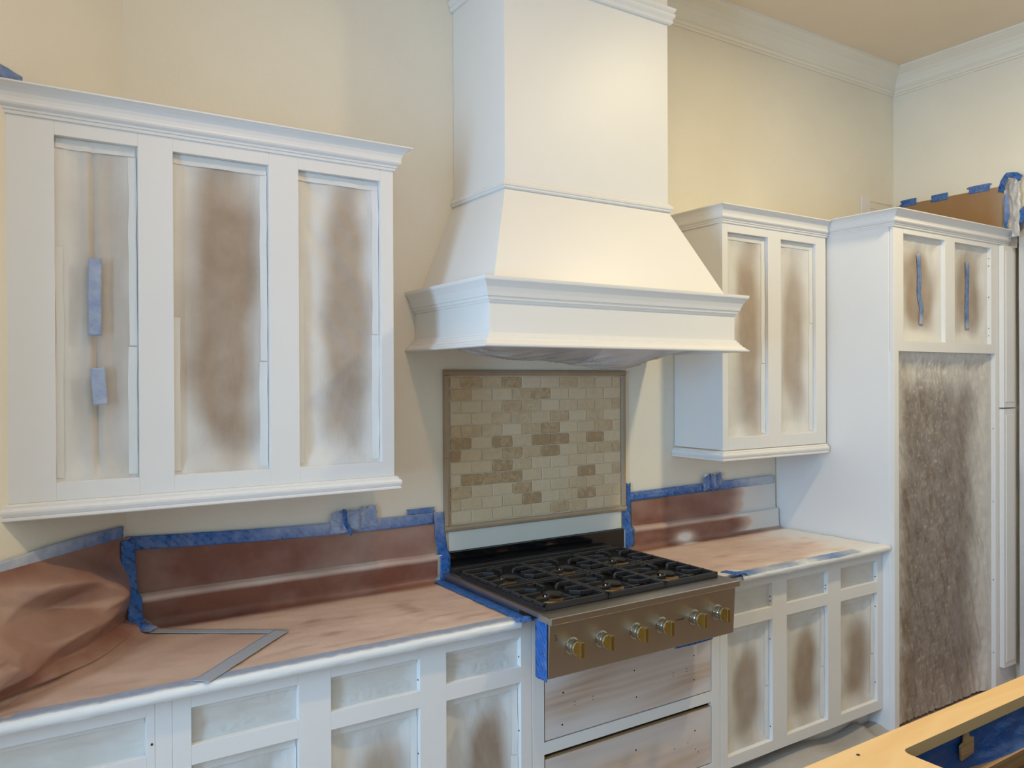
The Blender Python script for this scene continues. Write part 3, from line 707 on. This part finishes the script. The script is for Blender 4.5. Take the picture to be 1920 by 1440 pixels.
def liner(x0, x1, z0, z1, vert):
    pr_ = [(-.5, 0), (-.5, .010), (-.36, .016), (0, .019), (.36, .016), (.5, .010), (.5, 0)]
    vs = []; fs = []; n = len(pr_)
    if vert:
        c = (x0+x1)/2; wd = x1-x0
        for z in (z0, z1): vs += [(c+a*wd, -b-.0005, z) for a, b in pr_]
    else:
        c = (z0+z1)/2; wd = z1-z0
        for x in (x0, x1): vs += [(x, -b-.0005, c+a*wd) for a, b in pr_]
    for k in range(n-1): fs.append((k, k+1, k+1+n, k+n))
    fs += [tuple(range(n)), tuple(range(n, 2*n))[::-1]]
    link('liner', vs, fs, LINER, TP)
xa, xb, za, zb = X0-.003, X0+9*PW+.003, Z1-12*PH-.003, Z1+.003
for a, b in ((xa-FW, .366), (.367, .672), (.673, xb+FW)):
    liner(a, b, zb, zb+FW-.002, False); liner(a, b, za-FW, za, False)
for a, b in ((za-FW*0, 1.41), (1.411, zb)): liner(xa-FW, xa, a, b, True); liner(xb, xb+FW, a+(.05 if b < 1.5 and a > za else 0), b, True)
o = box('filler_board', (.052, .978, -.007, -.001, 1.026, 1.107), BOARD, None, .001); tag(o, 'whitewashed plain board strip between the tile panel and the black backsplash', 'board')
o = box('granite_backsplash', (.046, .980, -.022, -.001, .900, 1.0245), GRAN, None, .001); tag(o, 'black polished stone backsplash strip behind the range', 'backsplash')
box('ledge', (.985, .985, 0, 0, 0, 0), DARK, None, 0) if False else None

# ------------------------------------------------------------ rangetop
RT = thing('rangetop', (.455, -.4, .74), 'six burner stainless rangetop with black grates and brass knobs', 'range')
RX0, RX1 = .014, .900
MB().box(RX0, RX1, -.584, -.03, .745, .938).obj('body', STEEL, RT, False, .001)
MB().box(RX0-.004, RX0+.028, -.72, -.03, .934, .950).obj('side_rim', STEEL, RT, False, .0015)
MB().box(RX1-.028, RX1+.004, -.72, -.03, .934, .950).obj('side_rim', STEEL, RT, False, .0015)
box('burner_well', (RX0+.028, RX1-.028, -.715, -.03, .936, .941), ENAM, RT, 0)
box('front_rim', (.004, .902, -.790, -.712, .928, .953), STEEL, RT, .003)
m = MB(); m.poly([(RX0, -.690, .742), (RX1, -.690, .742), (RX1, -.690, .930), (RX0, -.690, .930), (RX0, -.757, .742), (RX1, -.757, .742), (RX1, -.768, .930), (RX0, -.768, .930)],
       [(0, 1, 5, 4), (4, 5, 6, 7), (7, 6, 2, 3), (1, 2, 6, 5), (0, 4, 7, 3), (0, 3, 2, 1)]); m.obj('control_panel', STEEL, RT, False, .002)
m = MB(); m.box(RX0+.03, RX1-.03, -.06, -.025, .938, .968); m.obj('rear_vent', IRON, RT, False, .002)
KX = (.107, .234, .389, .513, .679, .801)
for kx in KX:
    kz = .840; y0 = -.762
    k = MB().lathe((kx, y0, kz), (0, -1, 0), [(.029, 0), (.029, .003), (.0245, .005), (.0245, .024), (.0235, .026)], 32).obj('knob', CHROME, RT, False)
    MB().lathe((kx, y0-.026, kz), (0, -1, 0), [(.0225, 0), (.0225, .002)], 32).obj('knob_seal', DARK, k)
    MB().lathe((kx, y0-.028, kz), (0, -1, 0), [(.0235, 0), (.0235, .008), (.0215, .010)], 32).obj('knob_ring', CHROME, k)
    MB().lathe((kx, y0-.0375, kz), (0, -1, 0), [(.0195, 0), (.0195, .002)], 32).obj('knob_face', BRASS, k)
    MB().box(kx-.0075, kx+.0075, y0-.062, y0-.0385, kz-.026, kz+.026).obj('knob_handle', BRASS, k, False, .0015)
# printed marks on the control panel
m = MB()
for i in range(5): m.box(.588+i*.0085, .5925+i*.0085, -.7640, -.7625, .8415, .8465)
m.obj('lettering', DARK, RT)
m = MB()
for i, (dx, dz, ww, hh_) in enumerate(((0, 0, .009, .0014), (.0005, .005, .011, .0014), (.001, .010, .008, .0014), (.0, .016, .006, .006), (.008, .020, .006, .010), (.003, .030, .008, .003), (.000, .034, .003, .006))):
    m.box(.036+dx, .036+dx+ww, -.7655, -.7638, .868+dz, .868+dz+hh_)
m.obj('control_marks', DARK, RT)
GX = (.039, .317, .595); GW = .275; GY0, GY1 = -.705, -.122; GZ = .972
for gx in GX:
    for cy in (-.268, -.560):
        c = (gx+GW/2, cy, .941); b = MB()
        b.lathe(c, (0, 0, 1), [(.062, 0), (.060, .004), (.046, .010), (.040, .010)], 32); bo = b.obj('burner', BRASSB, RT)
        MB().lathe((c[0], c[1], .951), (0, 0, 1), [(.037, 0), (.037, .007), (.030, .011)], 28).obj('burner_cap', ENAM, bo)
        MB().box(c[0]-.043, c[0]-.039, c[1]-.012, c[1]-.008, .951, .960).obj('igniter', TRIM, bo)
    g = MB(); x0, x1 = gx, gx+GW; bw = .011
    for xx in (x0+bw/2, x1-bw/2):
        g.bar((xx, GY0, GZ), (xx, GY1, GZ), bw, .010)
        g.bar((xx, GY0, GZ-.012), (xx, GY1, GZ-.012), bw*.7, .012)
    g.bar((x0, GY1-bw/2, GZ), (x1, GY1-bw/2, GZ), bw, .012)
    g.bar((x0, GY0+bw/2, GZ), (x1, GY0+bw/2, GZ), bw, .024)
    ym = (GY0+GY1)/2
    for q in (-.011, .011): g.bar((x0, ym+q, GZ), (x1, ym+q, GZ), .009, .012)
    g.bar((x0+GW/2, ym-.045, GZ), (x0+GW/2, ym+.045, GZ), .009, .012)
    for cy in (-.268, -.560):
        for sx, xe in ((1, x0), (-1, x1)):
            g.bar((xe, cy, GZ+.001), (xe+sx*.082, cy, GZ+.001), .009, .014)
            for sy in (1, -1):
                a_ = (xe, cy+sy*.070, GZ+.001); b_ = (xe+sx*.062, cy+sy*.070, GZ+.001); c_ = (xe+sx*.094, cy+sy*.040, GZ+.001)
                g.bar(a_, b_, .009, .014); g.bar(b_, c_, .009, .014)
        for sy in (1, -1):
            ye = cy+sy*.140
            g.bar((x0+GW/2, ye, GZ+.001), (x0+GW/2, cy+sy*.055, GZ+.001), .009, .014)
            g.bar((x0+GW/2-.035, cy+sy*.112, GZ), (x0+GW/2+.035, cy+sy*.112, GZ), .008, .012)
    for xx in (x0+.01, x1-.01):
        for yy in (GY0+.01, ym, GY1-.01): g.box(xx-.005, xx+.005, yy-.005, yy+.005, .9405, GZ-.004)
    g.obj('grate', IRON, RT, False, .0012)

# ------------------------------------------------------------ range hood
HD = thing('range_hood', (.50, -.3, 1.842), 'large white primed chimney range hood with flared skirt and crown', 'range hood')
CX0, CX1, CYF = .086, .912, -.395
box('chimney', (CX0, CX1, CYF, -.001, 2.44, 3.629), HOODW, HD, .0015)
TB = [(0, 2.440), (.008, 2.440), (.012, 2.444), (.012, 2.449), (.016, 2.452), (.017, 2.459), (.014, 2.464), (.009, 2.466), (.009, 2.472), (.003, 2.475), (0, 2.475)]
sweep('band_molding', [(CX0, -.002), (CX0, CYF), (CX1, CYF), (CX1, -.002)], TB, HOODW, HD)
TT = [(0, 3.240), (.010, 3.240), (.015, 3.244), (.018, 3.252), (.014, 3.260), (.018, 3.264), (.024, 3.272), (.024, 3.280), (.018, 3.288), (.022, 3.292), (.026, 3.298), (.026, 3.306), (.006, 3.312), (0, 3.312)]
sweep('top_molding', [(CX0, -.002), (CX0, CYF), (CX1, CYF), (CX1, -.002)], TT, HOODW, HD)
b0 = (-.078, 1.080, -.575, 2.060); t0 = (CX0-.001, CX1+.001, CYF-.001, 2.442)
vs = [(b0[0], -.001, b0[3]), (b0[0], b0[2], b0[3]), (b0[1], b0[2], b0[3]), (b0[1], -.001, b0[3]), (t0[0], -.001, t0[3]), (t0[0], t0[2], t0[3]), (t0[1], t0[2], t0[3]), (t0[1], -.001, t0[3])]
link('sloped_skirt', vs, [(0, 1, 5, 4), (1, 2, 6, 5), (2, 3, 7, 6), (0, 3, 2, 1), (4, 5, 6, 7), (0, 4, 7, 3)], HOODW, HD)
FX0, FX1, FYF = -.094, 1.118, -.575
m = MB(); m.box(FX0, FX0+.02, FYF, -.001, 1.848, 2.06); m.box(FX1-.02, FX1, FYF, -.001, 1.848, 2.06); m.box(FX0+.02, FX1-.02, FYF, FYF+.02, 1.848, 2.06)
m.obj('frieze', HOODW, HD, False, .001)
HC = [(0, 1.995), (.004, 1.995), (.006, 2.002), (.010, 2.004), (.012, 2.014), (.016, 2.016), (.020, 2.030), (.026, 2.045), (.036, 2.060), (.042, 2.067), (.043, 2.072), (.043, 2.079), (0, 2.079)]
HP = [(FX0, -.002), (FX0, FYF), (FX1, FYF), (FX1, -.002)]
sweep('crown_molding', HP, HC, HOODW, HD)
HBm = [(0, 1.842), (.040, 1.842), (.043, 1.845), (.043, 1.850), (.036, 1.853), (.030, 1.860), (.022, 1.866), (.020, 1.872), (.015, 1.874), (.013, 1.882), (.007, 1.884), (.005, 1.892), (0, 1.892)]
sweep('base_molding', HP, HBm, HOODW, HD)
MB().box(FX0+.02, FX1-.02, FYF+.02, -.001, 1.862, 1.868).obj('underside', HOODW, HD)
MB().box(.90, 1.07, -.52, -.05, 1.852, 1.862).obj('liner_edge', STEEL, HD, False, .002)
def bag(u, v):
    x = -.03+.99*u; y = -.53+.42*v
    S = .010+.030*math.exp(-((x-.20)/.16)**2)+.068*math.exp(-((x-.66)/.20)**2)+.022*math.exp(-((x-.42)/.12)**2)
    S *= sm(0, .06, min(u, 1-u))
    f = math.sin(math.pi*min(1, v*1.0))**.7
    wv = .016*(.4-abs(N((x+y*.9)*15, y*6, 3)))*2*sm(0, .08, u)+.010*(.3-abs(N((x+y*1.4)*38, y*9, 4)))
    return (x+.02*N(x*8, y*8), y, 1.860-(S+abs(wv)*1.1)*f), .35+.5*N(x*9, y*9, 2)+.4*(x > .45)
vs, fs, sp = grid(130, 40, bag)
o = link('plastic_sheet', vs, fs, PLAST, None, True, sp); tag(o, 'sagging bunched plastic sheet taped under the range hood', 'plastic sheet')

# ------------------------------------------------------------ right wall pieces
o = link('kraft_paper', *grid(30, 12, lambda u, v: ((XR-.003-.003*abs(N(u*5, v*3)), -.02-.70*u, 2.45+.355*v-.004*u), 0))[:2], BROWNP, None, True)
a = o.data.attributes.new('spray', 'FLOAT', 'POINT'); a.data.foreach_set('value', [max(0, .0+.5*sm(-.55, -.70, v.co.y)) for v in o.data.vertices])
tag(o, 'smooth brown kraft paper taped on the right wall above the tall cabinet', 'masking paper')
def column(u, v):
    # plastic film wrapped round the wall end above the doorway
    th = -.2+2.2*u; z = 2.50+.345*v-.05*(1-u)*v*v*.8
    r = .035+.010*N(u*6, v*6, 3)+.012*abs(N(u*14+v*9, v*12, 5))+.02*(1-v)*u
    x = XR-.012-r*math.sin(max(0, th)*1.1)*.9; y = -.655-.10*u-.012*N(v*7, u*3)
    if v > .9: z -= .02*abs(u-.45)
    return (x, y, z), .25+.5*N(u*7, v*8, 1)+.25*u
vs, fs, sp = grid(30, 40, column)
o = link('plastic_film', vs, fs, PLAST, None, True, sp); tag(o, 'bunched clear plastic with blue tape at the top right corner above the tall cabinet', 'plastic sheet')
tape('blue tape band arched over the bunched plastic at the upper right', [(XR-.012, -.640, 2.770), (XR-.030, -.660, 2.815), (XR-.046, -.690, 2.846), (XR-.05, -.735, 2.838), (XR-.05, -.762, 2.815)], .030, (-1, -.2, 0), lambda t, q: .05, 50, wr=.003)
tape('blue tape piece below the bunched plastic, behind the crown end', [(XR-.035, -.695, 2.74), (XR-.03, -.690, 2.60), (XR-.035, -.70, 2.54)], .05, (-1, -.2, 0), lambda t, q: .45-.4*t, 51, wr=.002)
tape('blue tape scrap on top of the white film at the picture edge', [(XR-.040, -.735, 2.585), (XR-.045, -.79, 2.640)], .05, (-1, -.3, 0), lambda t, q: .05, 52, wr=.002)
def dfilm(u, v):
    y = -.712-.55*u; z = .03+2.57*v
    x = 3.262-.02*u+.010*N(y*12, z*1.5, 2)+.004*N(y*40, z*6, 6)
    return (x, y, z), .75+.5*N(y*9, z*2, 3)
vs, fs, sp = grid(40, 90, dfilm)
o = link('door_film', vs, fs, PLAST, None, True, sp); tag(o, 'white dusted plastic sheet hanging in the doorway right of the tall cabinet', 'plastic sheet')
# white plate on the back wall
WP = thing('wall_plate', (2.95, 0, 2.70), 'small white plate standing on the back wall behind the crown at right', 'wall plate')
MB().box(2.875, 2.965, -.012, -.001, 2.66, 2.828).obj('plate', WHITE, WP, False, .002)
m = MB(); m.box(2.966, 3.19, -.006, -.001, 2.66, 2.818); m.box(2.966, 3.19, -.009, -.006, 2.806, 2.818); m.box(2.966, 3.19, -.008, -.006, 2.765, 2.770); m.obj('side_panel', WALL, WP, False, .001)

# ------------------------------------------------------------ floor cover
def drop(u, v):
    x = -1.25+3.42*u; y = -1.80+1.25*v
    z = .004+.012*abs(N(x*1.6-y*2, y*7+x*1.2, 3))+.008*abs(N(x*3, y*16, 5))
    if v > .88: z += .10*sm(.88, 1, v)*(.55+.6*N(x*2.5, 4))*(1 if x < 2.0 else .3)
    return (x, y, z), .45+.6*N(x*2, y*9, 6)
vs, fs, sp = grid(160, 70, drop)
o = link('drop_cloth', vs, fs, DROP, None, True, sp); tag(o, 'grey plastic floor cover bunched against the base cabinets', 'drop cloth')

# ------------------------------------------------------------ island
IS = thing('kitchen_island', (.6, -2.3, 0), 'island with raw birch plywood top and sink cutout lined in blue film', 'island')
ix0, ix1, iy0, iy1 = -.30, 2.35, -2.75, -1.802; hx0, hx1, hy0, hy1 = .180, 1.18, -2.40, -1.872
zt, zb_ = .900, .872
# top with a cutout (rounded corner), thickness visible all round
def rrect(x0, x1, y0, y1, r, n=5):
    p = []
    for cx, cy, a0 in ((x1-r, y1-r, 0), (x0+r, y1-r, 90), (x0+r, y0+r, 180), (x1-r, y0+r, 270)):
        for i in range(n+1):
            a = math.radians(a0+90*i/n); p.append((cx+r*math.cos(a), cy+r*math.sin(a)))
    return p
inn = rrect(hx0, hx1, hy0, hy1, .022); n = len(inn)
outp = []
for x, y in inn:
    cx, cy = (hx0+hx1)/2, (hy0+hy1)/2; dx, dy = x-cx, y-cy
    k = min(((ix1-cx) if dx > 0 else (cx-ix0))/max(abs(dx), 1e-6), ((iy1-cy) if dy > 0 else (cy-iy0))/max(abs(dy), 1e-6)); outp.append((cx+dx*k, cy+dy*k))
# snap: insert true outer corners
ring = []
vs = []; fs = []
for z in (zt, zb_):
    vs += [(x, y, z) for x, y in inn]; vs += [(x, y, z) for x, y in outp]
m_in = lambda i, s: s*2*n+i % n
m_out = lambda i, s: s*2*n+n+i % n
cor = [(ix1, iy1), (ix0, iy1), (ix0, iy0), (ix1, iy0)]
for i in range(n):
    j = (i+1) % n
    for s in (0, 1):
        f = (m_in(i, s), m_in(j, s), m_out(j, s), m_out(i, s)); 
        pa, pb = outp[i], outp[j]; extra = None
        if abs(pa[0]-pb[0]) > 1e-4 and abs(pa[1]-pb[1]) > 1e-4:
            extra = min(cor, key=lambda c: abs(c[0]-pa[0])+abs(c[1]-pa[1])+abs(c[0]-pb[0])+abs(c[1]-pb[1]))
            vs.append((extra[0], extra[1], (zt, zb_)[s])); f = (m_in(i, s), m_in(j, s), m_out(j, s), len(vs)-1, m_out(i, s))
        fs.append(f[::-1] if s == 0 else f)
top = link('plywood_top', vs, fs, PLY, IS); a = None
# edges as their own ply-layered part
vs = []; fs = []
def wallstrip(loop, jit=0.):
    b = len(vs); k = len(loop)
    for z in (zt-.0002, zb_):
        for i, (x, y) in enumerate(loop): vs.append((x, y, z))
    for i in range(k): fs.append((b+i, b+(i+1) % k, b+(i+1) % k+k, b+i+k))
wallstrip(inn); wallstrip([(ix0, iy0), (ix1, iy0), (ix1, iy1), (ix0, iy1)])
link('plywood_edge', vs, fs, PLYE, IS)
MB().lathe((.083, -1.812-.02, .9005), (0, 0, 1), [(.004, 0), (.004, .0008)], 12).obj('screw', DARK, IS)
m = MB(); m.box(ix0+.04, ix1-.04, iy1-.045, iy1-.025, .0, .870); m.box(ix0+.04, ix1-.04, iy0+.03, iy0+.05, .0, .870); m.box(ix0+.02, ix0+.04, iy0+.03, iy1-.025, 0, .870); m.box(ix1-.04, ix1-.02, iy0+.03, iy1-.025, 0, .870)
m.obj('cabinet_body', RAWW, IS, False, .001, .0)
MB().box(ix0+.05, ix1-.05, iy1-.085, iy1-.046, .735, .775).obj('cross_rail', RAWW, IS, False, .001)
def filmf(u, v):
    x = .14+1.1*u; z = .772+.106*v
    y = iy1-.050-.006*abs(N(x*5, z*24, 3))-.004*N(x*14, z*50, 5)-.030*(1-v)**3*sm(.4, .65, x)
    return (x, y, z), .35*N(x*6, z*18, 7)+.15
vs, fs, sp = grid(100, 24, filmf)
FO = link('blue_film', vs, fs, FILM, IS, True, sp)
m = MB(); xs_ = [(.462, .878), (.474, .878), (.480, .855), (.500, .850), (.499, .812), (.444, .806), (.440, .840), (.456, .846), (.458, .862)]
nn_ = len(xs_); m.poly([(x, iy1-.0655, z) for x, z in xs_]+[(x, iy1-.060, z) for x, z in xs_], [tuple(range(nn_))]+[(i, i+nn_, (i+1) % nn_+nn_, (i+1) % nn_) for i in range(nn_)])
m.obj('bare_wood_patch', RAWW, FO)
